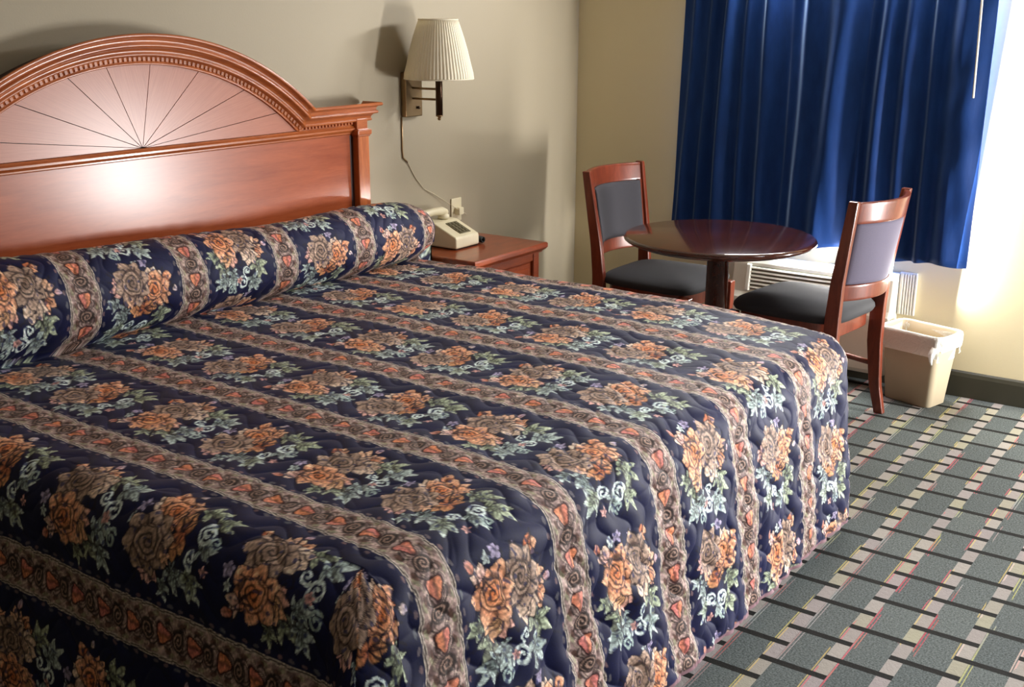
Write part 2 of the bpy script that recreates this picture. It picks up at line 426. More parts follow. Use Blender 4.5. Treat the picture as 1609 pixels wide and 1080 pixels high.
# ------------------------------------------------------------------ bed under the cover
bed = thing('bed', 'king bed under the navy floral bedspread against the arched headboard', 'bed', (2.28,2.0,0))
def rbox(name, a, b, mat, bevel):
    q = MB(); q.box((a[0]-2.28,a[1]-2.0,a[2]), (b[0]-2.28,b[1]-2.0,b[2])); return q.build(name, mat, bed, bevel, 4)
rbox('mattress', (1.30,1.26,.36), (3.22,2.885,.615), M['mattress'], .05)
rbox('box_spring', (1.31,1.26,.14), (3.20,2.885,.355), M['mattress'], .02)
rbox('bed_frame', (1.36,1.32,0), (3.16,2.88,.14), M['bronze'], .01)

# ------------------------------------------------------------------ bedspread
def snoise(x, y, f, seed, n=9):
    r = np.random.default_rng(seed); out = np.zeros_like(x)
    for _ in range(n):
        a = r.uniform(0, 2*PI); k = f*r.uniform(.6, 1.4)*2*PI
        out += np.sin(k*(x*math.cos(a)+y*math.sin(a))+r.uniform(0, 2*PI))
    return out/math.sqrt(n)
def ss(a, b, x):
    t_ = np.clip((x-a)/(b-a), 0, 1); return t_*t_*(3-2*t_)

ZB = .64; TE, TE2 = 1.29, 3.285; YE = 1.18; DROP = .62
def edge_profile(d, r, flare, z0, toe=0):
    """outward offset and height for cloth hanging d over an edge"""
    q_ = r*PI/2; a = np.clip(d/r, 0, PI/2)
    o = r*np.sin(a); z = z0-r*(1-np.cos(a))
    e = np.maximum(0, d-q_)
    return o+flare*e*(1+toe*e), z-e*np.sqrt(1-flare*flare*.6)

# cloth grid: v runs from the headboard to the foot hem, t across
RY, CY, CZ = .122, 2.800, .775
roll_len = 0.0
ang = np.radians(np.linspace(-75, 262, 400))     # from the back, over the top, to the crease
def make_bedspread(res):
    # -- lengthwise samples: roll angle, then flat, then drop
    arc_len = .128*math.radians(330)
    n_roll = int(arc_len/res); flat_len = 2.755-YE; n_flat = int(flat_len/res); n_drop = int(DROP/res)
    # u >0 flat distance from crease; u<0 on the roll
    U = np.concatenate([-arc_len+np.arange(n_roll)*(arc_len/n_roll), np.arange(n_flat)*(flat_len/n_flat), flat_len+np.arange(n_drop+1)*(DROP/n_drop)])
    wtop = TE2-TE; n_top = int(wtop/res); nd2 = max(10, int(DROP/(res*4)))
    T = np.concatenate([-DROP+np.arange(n_drop)*(DROP/n_drop), np.arange(n_top)*(wtop/n_top), wtop+np.arange(nd2+1)*(DROP/nd2)])
    u, t_ = np.meshgrid(U, T, indexing='ij'); shp = u.shape
    u = u.ravel(); t_ = t_.ravel()
    ds = np.maximum(0, u-flat_len); dn = np.maximum(0, -t_); df = np.maximum(0, t_-wtop)
    dt = np.maximum(dn, df); d = np.maximum(ds, dt)
    # corner angle: 0 = side, 90 = foot
    ratio = np.where(d > 0, np.minimum(ds, dt)/np.maximum(d, 1e-9), 0)
    phi = np.where(dt >= ds, 45*ratio, 90-45*ratio); phi = np.where(ds == 0, 0, np.where(dt == 0, 90, phi))
    ph = np.radians(phi)
    yf = np.clip(2.755-np.clip(u, 0, flat_len), YE, 3)
    # far edge tucks in a little towards the foot
    near_foot = np.clip((1.75-yf)/(1.75-YE), 0, 1)
    te2 = TE2-.075*near_foot**2; te1 = TE+.015*near_foot**2
    fr_ = np.clip(t_/wtop, 0, 1)
    x0 = te1+(te2-te1)*fr_
    sgn = np.where(dn > 0, -1., 1.)
    zfl = ZB - .012*near_foot**3
    o_s, z_s = edge_profile(d, .09, .10, zfl, .3)
    o_f, z_f = edge_profile(d, .095, .28-.16*fr_, zfl, -.25)
    wgt = np.sin(ph)**2
    off = o_s*(1-wgt)+o_f*wgt; zz = z_s*(1-wgt)+z_f*wgt
    x = x0+np.where(d > 0, sgn*off*np.cos(ph), 0)*(dt > 0)
    skew = (.045-.09*fr_)*near_foot**1.5          # the foot edge runs a touch askew
    y = yf+skew-np.where(ds > 0, off*np.sin(ph), 0)
    z = np.where(d > 0, zz, zfl)
    x = x-np.where(ds > 0, .075*np.clip(ds/.45, 0, 1)*np.exp(-np.maximum(t_, 0)/.20), 0)      # the near corner swings outwards as it falls
    # normals for relief: analytic-ish
    sl = np.clip(d/.14, 0, 1)
    nx = np.where(dt > 0, sgn*np.cos(ph)*sl, 0); ny = np.where(ds > 0, -np.sin(ph)*sl, 0); nz = np.sqrt(np.clip(1-nx*nx-ny*ny, 0.02, 1))
    # ---- pillow roll
    on = u < 0
    a = np.radians(232)+u/arc_len*np.radians(330)       # 232deg = front underside, falling back to the rear
    # profile across: sags and closes at the ends
    rx = 1.23+(3.385-1.23)*(t_+.08)/(wtop+.16); rx = np.clip(rx, 1.16, 3.40)
    endf = np.clip((rx-3.16)/.235, 0, 1); endn = np.clip((1.40-rx)/.235, 0, 1)
    cap = np.sqrt(np.clip(1-endf**2.4, 0.0, 1))*np.sqrt(np.clip(1-endn**2.4, 0.0, 1))
    rz = np.interp(rx, [1.2, 1.65, 2.3, 3.0, 3.4], [.150, .143, .122, .114, .110]) + .0015*snoise(rx, a*.2, 1.6, 3)
    ry = np.full_like(rx, RY) + .002*snoise(rx, a*.2, 1.2, 4)
    zc = ZB+.004+rz*.93
    ca, sa = np.cos(a), np.sin(a)
    shape = (.30+.70*cap)
    yr = np.minimum(CY+ry*ca*shape, 2.893); zr = zc+rz*sa*np.where(sa > 0, .35+.65*cap, .8+.2*cap)
    zr = np.maximum(zr, ZB-.01)
    blend = np.clip(-u/.05, 0, 1)
    xr_ = np.where(on, x0+(rx-x0)*blend, x)
    side_r = on & (dt > 0)
    x = np.where(on, xr_, x); y = np.where(on, yr, y); z = np.where(on, zr, z)
    # beyond the ends on the roll: hang down the bed side
    hang = on & (dt > .08)
    hz = np.maximum(.03, z-(dt-.08)*1.05)
    z = np.where(hang, np.maximum(.03, np.minimum(z, ZB+.06)-(dt-.08)), z)
    nx = np.where(on, 0, nx); ny = np.where(on, ca, ny); nz = np.where(on, sa, nz)
    # ---- cloth pattern coordinates
    tp = np.where(dn > 0, TE-dn*.93-.012, np.where(df > 0, te2+df, x0))
    spos = u.copy()
    both = (ds > 0) & (dt > 0)
    arcs = .12
    spos = np.where(both & (dt >= ds), flat_len+arcs*ratio, spos)
    tp = np.where(both & (dt < ds), np.where(dn > 0, TE-arcs*ratio*.8, te2+arcs*ratio*.5), tp)
    # ---- drape folds and quilting relief
    drop_s = np.clip(ds/.35, 0, 1); drop_t = np.clip(dn/.4, 0, 1)
    fold = .007*drop_s*snoise(tp, spos*.12, 7.0, 11, 7)+.004*drop_s*snoise(tp, spos*.35, 13, 13, 7)+.006*drop_t*snoise(spos, tp*.25, 2.6, 12, 5)
    F = tp/.062+.42*np.sin(2*PI*spos/.15+9*tp)+.22*snoise(tp, spos*.6, 3.0, 21, 10)
    G2 = spos/.115+.35*np.sin(2*PI*tp/.124)+.2*snoise(tp, spos, 3.0, 22, 8)
    quilt = (np.abs(np.sin(PI*F))**.6)*(.55+.45*np.abs(np.sin(PI*G2))**.5)
    qa = .0042*quilt*(1+1.0*drop_s)
    soft = .0035*snoise(tp, spos, 2.2, 31)*(~on)
    disp = fold+qa+soft
    x = x+nx*disp; y = y+ny*disp; z = np.maximum(z+nz*disp, .012)
    y = np.where(on, np.minimum(y, 2.897), y)
    # small sag line at crease
    co = np.stack([x, y, z], 1)
    return co, shp, spos, tp, quilt, d

# ---- printed pattern (colour of the cloth only)
def paint(S, T):
    N = len(S); C = np.empty((N,3)); G = np.array((19,22,56.))
    C[:] = G
    C *= 1+.06*snoise(S, T, 9, 5)[:,None]
    SP, SX, BP = .3768, 1.403, .2715
    k = np.floor((T-SX)/SP+1e-9); c = (T-SX)-k*SP            # 0..SP from the stripe centre
    ph = {-2:.10, -1:-.02, 0:.125, 1:-.036, 2:.09, 3:.21, 4:.05, 5:.2}; rp = {0:-.183, 1:-.12, 2:-.228, 3:-.11, 4:-.09}
    pha = np.vectorize(lambda q_: ph.get(int(q_), .05))(k)
    pha = np.where(S < 0, np.vectorize(lambda q_: rp.get(int(q_), -.15))(k), pha)
    per = np.where(k == -1, .2835, BP)
    ua = (S-pha)/per; cell = np.floor(ua+.36); A = (ua-cell)*per; B = c-SP/2
    par = np.mod(cell+k, 2) < .5
    wob = .0016
    A = A+wob*snoise(S, T, 34, 8); B = B+wob*snoise(S, T, 36, 9)
    # neighbouring bouquets are not printed exactly alike
    jit = np.mod(np.sin(cell*12.9898+k*78.233)*43758.5453, 1)-.5
    B = B+.010*jit; A = A*(1+.10*jit)
    grain = .5+.5*np.clip(snoise(S*1.0, T*1.0, 95, 41, 16), -1, 1)
    def put(i, m, col):
        m = m[:,None]; C[i] = C[i]*(1-m)+np.clip(col, 0, 255)*m
    order = np.argsort(A, kind='stable'); As = A[order]
    def sel(cx, cy, r, var):
        lo, hi = np.searchsorted(As, (cx-r, cx+r)); i = order[lo:hi]
        return i[(np.abs(B[i]-cy) < r) & var[i]]
    def petal(var, cx, cy, L, W, ang_, cin, cout, line=.45, edge=1.0):
        """a pointed petal or leaf lobe growing from (cx, cy)"""
        i = sel(cx, cy, L*1.15, var)
        if not len(i): return
        an = math.radians(ang_); dx = A[i]-cx; dy = B[i]-cy
        X = (dx*math.cos(an)+dy*math.sin(an))/L; Y = -dx*math.sin(an)+dy*math.cos(an)
        Xc = np.clip(X, 0, 1); w_ = W*np.sin(PI*Xc**.8)**.75
        inside = w_-np.abs(Y)
        put(i, ss(-.0035, -.0012, inside)*edge*.7, np.array((26,20,30.)))
        m = ss(-.0008, .0014, inside)*(X > 0)*(X < 1)
        cin = np.array(cin, float); cout = np.array(cout, float)
        col = cin+(cout-cin)*Xc[:,None]
        rib = 1-line*np.exp(-(Y/(.10*W+.0012))**2)*(1-Xc) - .28*ss(.55, 1.0, np.abs(Y)/np.maximum(w_, 1e-5))
        put(i, m, col*(rib*(.82+.30*grain[i]))[:,None])
    def rose(var, cx, cy, rx, ry, cin, cout, n=7, rot=10, heart=None):
        for q_ in range(n):
            a = rot+360*q_/n; ca, sa = math.cos(math.radians(a)), math.sin(math.radians(a))
            petal(var, cx+.30*rx*ca, cy+.30*ry*sa, .95*math.hypot(rx*ca, ry*sa), .42*min(rx, ry)*1.15, a, cin, cout, .25)
        i = sel(cx, cy, max(rx, ry), var); X = (A[i]-cx)/(rx*.66); Y = (B[i]-cy)/(ry*.66)
        r = np.hypot(X, Y); th = np.arctan2(Y, X); r = r*(1+.06*np.sin(3*th+rot))
        hc = np.array(heart or cin, float); spiral = .5+.5*np.cos(2*PI*(r*2.7-th/(2*PI)))
        col = hc+(np.array(cout, float)-hc)*np.clip(r*.8, 0, 1)[:,None]
        put(i, ss(1.12, 1.0, r)*.6, np.array((40,24,24.)))
        put(i, ss(1.0, .9, r), col*(1-.55*ss(.55, .95, spiral))[:,None]*(.85+.25*grain[i])[:,None])
    def acanthus(var, cx, cy, L, ang_, c1, c2, curl=1):
        for da, off, ll, ww in ((0,0,1.0,.17),(38*curl,.10,.72,.15),(-34*curl,.18,.66,.14),(66*curl,.34,.48,.12),(-60*curl,.42,.46,.12),(95*curl,.05,.42,.11),(-98*curl,.10,.38,.10)):
            a0 = math.radians(ang_); petal(var, cx+off*L*math.cos(a0), cy+off*L*math.sin(a0), L*ll, L*ww, ang_+da, c1, c2, .5, .5)
    def scroll(var, cx, cy, r, a0, turns, w_, col, flip=1):
        i = sel(cx, cy, r*1.3, var); dx = A[i]-cx; dy = (B[i]-cy)*flip
        rr = np.hypot(dx, dy)/r; th = np.mod((np.arctan2(dy, dx)-a0)/(2*PI), 1); best = np.full(len(i), 9.)
        for kk in range(int(turns)+1):
            q_ = (th+kk)/turns; best = np.minimum(best, np.where(q_ <= 1, np.abs(rr-(.12+.88*q_)), 9))
        put(i, ss(w_/r, w_/r*.5, best), np.array(col, float)*(.85+.3*grain[i])[:,None])
    def sprig(var, cx, cy, r, col):
        for q_ in range(5): petal(var, cx, cy, r, r*.34, 20+72*q_, col, col, .2, .3)
    gy1, gy2 = (156,168,138), (196,206,176); gb1, gb2 = (156,174,168), (208,222,216)
    lil = (172,160,190); peach = (240,186,150); orange = (220,134,92); rust = (184,102,72)
    tan1, tan2 = (118,94,82), (198,168,146); pink = (232,174,164); pale = (236,208,184); gold = (210,156,106)
    V = par; W = ~par
    # one: orange bud and pale petals over a tan rose, an orange rose below, grey-green acanthus beside
    acanthus(V, .070, .040, .075, 48, gy1, gy2); acanthus(V, .112, .028, .072, 30, gb1, gb2, -1)
    acanthus(V, .050, -.060, .070, -38, gy1, gy2, -1); acanthus(V, .100, -.070, .062, -52, gb1, gb2)
    acanthus(V, .085, -.050, .060, 8, gb1, gb2); acanthus(V, .030, -.085, .048, -80, gy1, gy2)
    scroll(V, .128, -.008, .024, .6, 1.7, .0048, gb2); scroll(V, .146, -.052, .017, 2.4, 1.5, .0042, gb1, -1); scroll(V, .092, .010, .015, 3.4, 1.4, .0038, gb2)
    sprig(V, -.086, -.026, .017, lil); sprig(V, -.080, -.052, .013, gb2); sprig(V, -.074, .022, .012, lil); sprig(V, .118, -.022, .012, pink)
    for a, L in ((70,.045),(100,.050),(125,.042),(40,.045)): petal(V, .006, .055, L, .013, a, tan2, peach)
    petal(V, -.060, .052, .036, .015, 95, orange, peach); petal(V, -.056, .054, .030, .011, 140, rust, orange); petal(V, -.06, .054, .030, .010, 55, orange, peach)
    petal(V, .030, .066, .034, .014, 62, orange, peach); petal(V, .034, .064, .030, .012, 15, orange, peach); petal(V, .014, .100, .022, .009, 80, pink, lil)
    for a, L in ((60,.045),(25,.050),(-10,.050),(-40,.040)): petal(V, .030, .028, L, .017, a, tan2, pale)
    rose(V, -.016, .026, .052, .043, tan1, tan2, 8, 5, tan1)
    for a, L in ((35,.042),(5,.048),(-28,.050),(-60,.046),(-90,.040)): petal(V, .030, -.046, L, .015, a, gold, pink if a > 0 else peach)
    rose(V, -.012, -.050, .054, .044, orange, peach, 6, 28, (206,110,60))
    for a, L in ((215,.030),(250,.034),(180,.030)): petal(V, -.050, -.070, L, .011, a, pink, pale)
    petal(V, -.068, -.092, .026, .010, 200, rust, pink)
    # two: orange rose above a tan rose, upright orange blossom to the side
    acanthus(W, .052, .048, .070, 40, gy1, gy2); acanthus(W, .098, .040, .068, 20, gy1, gy2, -1)
    acanthus(W, .030, -.062, .068, -30, gb1, gb2, -1); acanthus(W, .078, -.062, .066, -48, gy1, gb2); acanthus(W, .098, -.016, .052, 6, gb1, gb2)
    acanthus(W, .010, -.088, .045, -75, gb1, gb2)
    scroll(W, .104, .012, .023, .4, 1.7, .0046, gb2, -1); scroll(W, .088, -.036, .017, 2.0, 1.5, .0042, gb2); scroll(W, .134, .004, .014, 3.6, 1.4, .0036, gb1)
    sprig(W, -.088, .022, .017, lil); sprig(W, -.094, -.006, .013, gb2); sprig(W, -.086, -.052, .012, lil); sprig(W, .128, -.050, .012, pink)
    petal(W, -.036, .070, .034, .014, 100, orange, peach); petal(W, -.030, .070, .028, .011, 55, rust, orange); petal(W, -.006, .098, .020, .008, 60, pale, lil)
    for a, L in ((120,.048),(150,.046),(175,.040)): petal(W, -.030, .028, L, .015, a, tan2, pale)
    for a, L in ((75,.052),(50,.056),(28,.046)): petal(W, .002, .040, L, .015, a, orange, peach)
    rose(W, -.008, .034, .044, .046, orange, peach, 6, 40, (206,110,60))
    for a, L in ((90,.046),(120,.034),(60,.034),(-90,.050),(-60,.038),(-120,.036)): petal(W, .040, -.002, L, .014, a, rust, gold)
    for a, L in ((250,.044),(275,.048),(300,.044),(225,.040),(200,.036)): petal(W, -.026, -.062, L, .014, a, tan2, pink)
    rose(W, -.034, -.034, .054, .047, tan1, tan2, 8, 15, tan1)
    sprig(W, .020, -.048, .016, peach)
    # broken, brushed look of the print
    lum = C.max(1); fr1 = snoise(A+k*1.3, B+cell*2.1, 58, 40, 14)
    m = (ss(.7, 1.25, fr1)*ss(80, 120, lum)*.62)[:,None]; C[:] = C*(1-m)+G*1.3*m
    m = (ss(.7, 1.3, snoise(A+k*2.3, B+cell*1.1, 52, 43, 14))*ss(110, 150, lum)*.5)[:,None]; C[:] = C*(1-m)+np.clip(C*1.25+14, 0, 250)*m
    # --- stripes
    cc = np.where(c > SP/2, c-SP, c); hw = .049
    i = np.nonzero(np.abs(cc) < hw+.016)[0]
    s = S[i]; q_ = cc[i]+.0013*snoise(s, T[i], 30, 17); P3 = BP/3; aq = np.abs(q_); gi = grain[i][:,None]
    def puts(m_, col): put(i, m_, np.array(col, float)*(.84+.30*gi))
    m_in = ss(hw+.0012, hw-.0012, aq)
    br = np.clip(.5+.6*snoise(s, T[i], 24, 18), 0, 1)[:,None]
    put(i, m_in, (np.array((116,95,92.))*(1-br)+np.array((174,148,140.))*br)*(.85+.3*gi))
    x3 = (np.mod(s/P3, 1)-.5)*P3; xm = (np.mod(s/P3+.5, 1)-.5)*P3
    for sg in (1, -1):
        for am, f0, wd, cl, op in ((.026,.6,.0040,(50,40,38),.8),(.030,2.2,.0026,(196,176,156),.75),(.017,3.9,.0026,(64,50,44),.7)):
            puts(m_in*ss(wd, wd*.4, np.abs(q_-sg*am*np.sin(2*PI*s/P3+f0)))*op, cl)
        for am, f0 in ((.034,1.0),(.030,4.2)):      # small leaves along the vine
            u_ = np.mod(s/(P3/2)+f0, 1)-.5; lf = np.hypot(u_*P3/2/.011, (q_-sg*am-.006*u_)/.0052)
            puts(m_in*ss(1.05, .75, lf)*.85, (150,146,118) if f0 < 2 else (92,66,58))
    ro = np.hypot(xm/.016, q_/.021); puts(ss(1.2, 1.02, ro)*.9, (46,36,34))
    sw = .5+.5*np.cos(2*PI*(ro*2.0-np.arctan2(q_, xm)/(2*PI))); puts(ss(.95, .85, ro)*ss(.45, .8, sw), (150,122,108))
    # tulip-like buds between the medallions
    th = np.arctan2(q_, x3); rb = np.hypot(x3/.0185, q_/.0165)/(1+.20*np.cos(3*th)+.06*np.cos(6*th))
    rnd = np.mod(np.floor(s/P3)*.618+np.abs(k[i])*.37, 1)[:,None]
    puts(ss(1.32, 1.12, rb)*.95, (48,26,26))
    put(i, ss(1.04, .92, rb), (np.array((222,140,98.))*(1-rnd)+np.array((204,120,112.))*rnd)*(1-.35*ss(.006, .001, np.abs(q_-.002*np.sin(x3*300))))[:,None]*(.85+.25*gi))
    puts(ss(.0026, .0010, np.abs(aq-.0425))*.9, (188,176,162)); puts(ss(.0022, .0008, np.abs(aq-.0475)), (192,180,166)); puts(ss(.0018, .0006, np.abs(aq-.0450)), (58,48,48))
    bx = (np.mod(s/.031+.31*np.sign(q_), 1)-.5)*.031; r2 = np.mod(np.floor(s/.031+.31*np.sign(q_))*.618, 1)[:,None]
    rb = np.hypot(bx/(.007+.004*r2[:,0]), (aq-.0555-.002*r2[:,0])/.0042)
    put(i, ss(1.05, .7, rb)*.75, np.array((150,112,104.))*(1-r2)+np.array((112,116,116.))*r2)
    C *= 1+.05*rng.standard_normal((N,1))
    return np.clip(C, 0, 255)/255

t = NT('quilted_floral_print')
at = t.n('ShaderNodeAttribute', attribute_name='print')
t.p(Base_Color=at.outputs['Color'], Roughness=.58, Sheen_Weight=.05, Sheen_Roughness=.4, Specular_IOR_Level=.18)
t.bump(t.noise(t.coord(), 700, 2), .25, .001)
M['quilt'] = t.m
def build_bedspread():
    co, shp, spos, tp, quilt, d = make_bedspread(FINE)
    nu, nt = shp
    idx = np.arange(nu*nt).reshape(shp)
    quads = np.stack([idx[:-1,:-1], idx[:-1,1:], idx[1:,1:], idx[1:,:-1]], -1).reshape(-1, 4)
    me = bpy.data.meshes.new('bedspread')
    me.vertices.add(len(co)); me.vertices.foreach_set('co', co.ravel().astype(np.float32))
    me.loops.add(quads.size); me.loops.foreach_set('vertex_index', quads.ravel().astype(np.int32))
    me.polygons.add(len(quads)); me.polygons.foreach_set('loop_start', np.arange(0, quads.size, 4, dtype=np.int32))
    me.update(calc_edges=True)
    me.polygons.foreach_set('use_smooth', np.ones(len(quads), bool))
    c = paint(spos, tp)
    # rosy bound hem all round
    hem = ss(DROP-.012, DROP-.007, d)[:,None]; c = c*(1-hem)+np.array((128,98,104.))/255*hem
    lin = np.where(c <= .04045, c/12.92, ((c+.055)/1.055)**2.4)
    al = me.attributes.new('print', 'FLOAT_COLOR', 'POINT')
    al.data.foreach_set('color', np.concatenate([lin, np.ones((len(lin),1))], 1).ravel().astype(np.float32))
    me.materials.append(M['quilt'])
    o = bpy.data.objects.new('bedspread', me); COL.objects.link(o)
    return tag(o, 'navy quilted bedspread printed with orange bouquets and floral stripes, tucked under the pillows', 'bedspread')
build_bedspread()

# ------------------------------------------------------------------ nightstand
nx0, nx1, ny0, ny1, nz1 = 3.455, 3.970, 2.590, 2.965, .62
ns = thing('nightstand', 'red-brown wooden nightstand with moulded top between the bed and the corner', 'nightstand', ((nx0+nx1)/2, (ny0+ny1)/2, 0))
def nsb(q, name, mat, bevel=.003, par=ns, seg=2):
    q.v = [(x-(nx0+nx1)/2, y-(ny0+ny1)/2, z) for x, y, z in q.v]; return q.build(name, mat, par, bevel, seg)
def rect_ring(x0, x1, y0, y1, z): return [(x0,y0,z),(x1,y0,z),(x1,y1,z),(x0,y1,z)]
q = MB(); rg = []
for ins, z in ((.018,.578),(.018,.583),(.010,.588),(.004,.594),(0,.599),(0,.614),(.004,.619),(.008,.62)):
    rg.append(rect_ring(nx0+ins, nx1-ins, ny0+ins, ny1, z))
q.loft(rg, True, False); nsb(q, 'tabletop', M['nightwood'], .002)
bx0, bx1, by0 = nx0+.025, nx1-.025, ny0+.028
q = MB(); q.box((bx0,by0+.016,.06), (bx1,ny1,.580)); nsb(q, 'body', M['nightwood'])
for xa in (bx0, bx1-.04):
    q = MB(); q.box((xa,by0,.0), (xa+.04,by0+.03,.580)); nsb(q, 'corner_post', M['nightwood'])
q = MB(); q.box((bx0+.04,by0+.004,.545), (bx1-.04,by0+.03,.578)); nsb(q, 'top_rail', M['nightwood'])
for za, zb_ in ((.37,.538),(.185,.355)):
    q = MB(); q.box((bx0+.046,by0+.012,za), (bx1-.046,by0+.03,zb_)); q.box((bx0+.066,by0+.006,za+.02), (bx1-.066,by0+.014,zb_-.02))
    dr = nsb(q, 'drawer', M['nightwood'], .004)
    q = MB(); q.lathe([(0,0),(.007,0),(.007,.010),(.015,.016),(.016,.022),(.010,.028),(0,.030)], n=20)
    kb = q.build('knob', M['brass'], dr); kb.rotation_euler = (PI/2,0,0); kb.location = (0, by0+.008-(ny0+ny1)/2, (za+zb_)/2)
q = MB(); q.box((bx0,by0,.06), (bx1,by0+.03,.175)); nsb(q, 'plinth', M['nightwood'])

# ------------------------------------------------------------------ telephone
ph_ = thing('telephone', 'ivory push-button desk telephone on the nightstand beside the pillow roll', 'telephone', (3.668, 2.872, .6205))
q = MB(); w_ = .078
prof = [(-.085,.004),(-.085,.046),(-.079,.052),(.030,.100),(.085,.104),(.088,.098),(.088,.004)]
q.prism(prof, 'x', -w_, w_); q.build('base', M['ivory'], ph_, .005, 3)
q = MB(); q.box((-w_+.006,-.08,0), (w_-.006,.082,.005)); q.build('foot_pad', M['black'], ph_)
sl = math.atan2(.048, .109)
Mx = Matrix.Translation((.012,-.026,.0755)) @ Matrix.Rotation(sl, 4, 'X')
q = MB(); q.box((-.036,-.042,-.002), (.036,.042,.0025), Mx); kp = q.build('keypad', M['phone_key'], ph_, .001)
q = MB()
for i in range(3):
    for j in range(4): q.box((-.029+i*.021,-.036+j*.019,.002), (-.013+i*.021,-.022+j*.019,.0055), Mx)
q.build('keys', M['phone_key'], kp, .001)
q = MB()
for i in range(-1, 2, 2):
    q.lathe([(0,0),(.021,0),(.024,.006),(.023,.016),(.012,.022)], (-.055+i*.075, .056, .104), 20)
q.tube([(-.145,.056,.128),(-.12,.056,.136),(-.055,.056,.140),(.01,.056,.136),(.035,.056,.128)], [.014,.018,.015,.018,.014], 14)
q.build('handset', M['ivory'], ph_)
q = MB(); pts = []
for i in range(160):
    a = i*.9; f = i/159
    pts.append((.108+.011*math.sin(a)+.012*math.sin(f*PI), -.085+.13*f, .0155+.011*math.cos(a)))
q.tube(pts, .003, 6); q.build('coiled_cord', M['black'], ph_)

# ------------------------------------------------------------------ wall lamp, outlet
LX, LY = 3.553, 2.835
lamp = thing('wall_lamp', 'brass swing-arm wall lamp with cream pleated shade above the nightstand', 'lamp', (3.552, YB, 1.15))
def lb(q, name, mat, bevel=0, par=None, **k):
    q.v = [(x-3.552, y-YB, z-1.15) for x, y, z in q.v]; return q.build(name, mat, par or lamp, bevel, **k)
q = MB(); q.box((3.500,YB-.026,1.150), (3.604,YB-.0005,1.325)); lb(q, 'wall_plate', M['brass'], .004)
q = MB(); q.lathe([(0,0),(.006,0),(.006,.012),(.004,.014),(0,.014)], n=12)
o = q.build('switch', M['bronze'], lamp); o.rotation_euler = (PI/2,0,0); o.location = (.018, -.026, .035)
for z in (1.222, 1.262):
    q = MB(); q.tube([(3.545,YB-.024,z),(3.545,YB-.07,z),(LX,LY+.005,z)], .0045, 10); lb(q, 'arm', M['brass'])
q = MB(); q.lathe([(0,1.162),(.014,1.162),(.014,1.345),(.006,1.35),(.006,1.50),(0,1.50)], (LX,LY,0), 24); lb(q, 'stem', M['bronze'])
q = MB(); q.lathe([(0,1.142),(.005,1.143),(.008,1.149),(.006,1.155),(.014,1.158),(.014,1.164),(0,1.165)], (LX,LY,0), 20); lb(q, 'finial', M['brass'])
zb0, zt0 = 1.302, 1.525
pl = lambda a, k: 1+.012*math.cos(60*a)
prof = [(.134,zb0),(.134,zb0+.006),(.1325,zb0+.02),(.1225,zb0+.06),(.1105,zb0+.11),(.096,zb0+.16),(.0845,zb0+.195),(.0745,zt0)]
q = MB(); q.shell(prof, (LX,LY,0), 360, pl); sh_ = lb(q, 'lamp_shade', M['shade'], solid=.0016)
for r, z in ((.135,zb0+.001), (.0755,zt0-.001)):
    q = MB(); q.tube([(LX+r*math.cos(a), LY+r*math.sin(a), z) for a in np.linspace(0, 2*PI, 49)], .0028, 8); lb(q, 'shade_trim', M['shade'], par=sh_)
q = MB(); q.tube([(3.50,YB-.003,1.15),(3.50,YB-.003,1.02),(3.503,YB-.003,.99),(3.53,YB-.003,.97)], .0035, 8); lb(q, 'cord', M['brass'])
def wallp(u_): return u_
ou = thing('wall_outlet', 'small ivory wall outlet with a plug just behind the telephone', 'outlet', (3.845, YB, .735))
q = MB(); q.box((-.035,-.007,-.05), (.035,-.0005,.05)); q.build('cover_plate', M['ivory'], ou, .003)
q = MB(); q.box((-.016,-.035,-.02), (.016,-.006,.012)); pg = q.build('plug', M['ivory'], ou, .004)
q = MB(); q.tube([(-.315,-.003,.235),(-.27,-.003,.17),(-.215,-.004,.115),(-.15,-.006,.085),(-.07,-.012,.04),(-.01,-.03,.0),(.04,-.02,-.02),(.07,-.006,-.03)], .0016, 8); q.build('cord', M['cord'], ou)

# ------------------------------------------------------------------ curtain
cu = thing('curtain', 'blue satin curtain hanging in folds across the window', 'curtain', (4.735, 1.74, .58))
YC0, YC1, ZCB, ZCT = 1.075, 2.405, .580, 2.16
peaks = [(1.175,.070,.060),(1.275,.020,.040),(1.370,.034,.050),(1.470,.036,.056),(1.535,.014,.020),(1.680,.066,.072),(1.810,.040,.056),(1.880,.014,.014),(1.985,.024,.036),(2.075,.020,.026),(2.170,.024,.040),(2.255,.018,.024),(2.345,.020,.026)]
q = MB(); ny_, nz_ = 420, 70; vs = []; fs = []
for j in range(nz_+1):
    fz = j/nz_
    for i in range(ny_+1):
        fy = i/ny_; y = YC0+(YC1-YC0)*fy; z = ZCB+(ZCT-ZCB)*fz
        lean = (1-fz)
        off = 0
        for (py, sg, am_) in peaks:
            pc = py+.012*math.sin(3.1*fz+py*9)+.010*lean; wd = sg*(1+.25*lean)
            dd = (y-pc)/(wd if y < pc else .45*wd+.003)      # long lit flank, short shaded flank
            off += 1.15*am_*(.75+.45*lean)*math.exp(-.5*dd*dd)
        off += .003*math.sin(y*70+2.5*math.sin(z*4))+.0025*math.sin(z*23+y*31)*math.exp(-((y-1.15)/.12)**2)
        yy = y+.018*lean*lean*(1 if fy > .5 else -.3)*(abs(fy-.5)*2)
        zz = z if j else ZCB+.012*math.sin(y*16+1)-.022*math.exp(-((y-1.25)/.12)**2)-.01*math.exp(-((y-1.12)/.05)**2)
        if 0 < j < 8: zz = z+(1-j/8)*(.012*math.sin(y*16+1)-.022*math.exp(-((y-1.25)/.12)**2))
        vs.append((.060-off-.020*lean, yy-1.74, zz-.58))
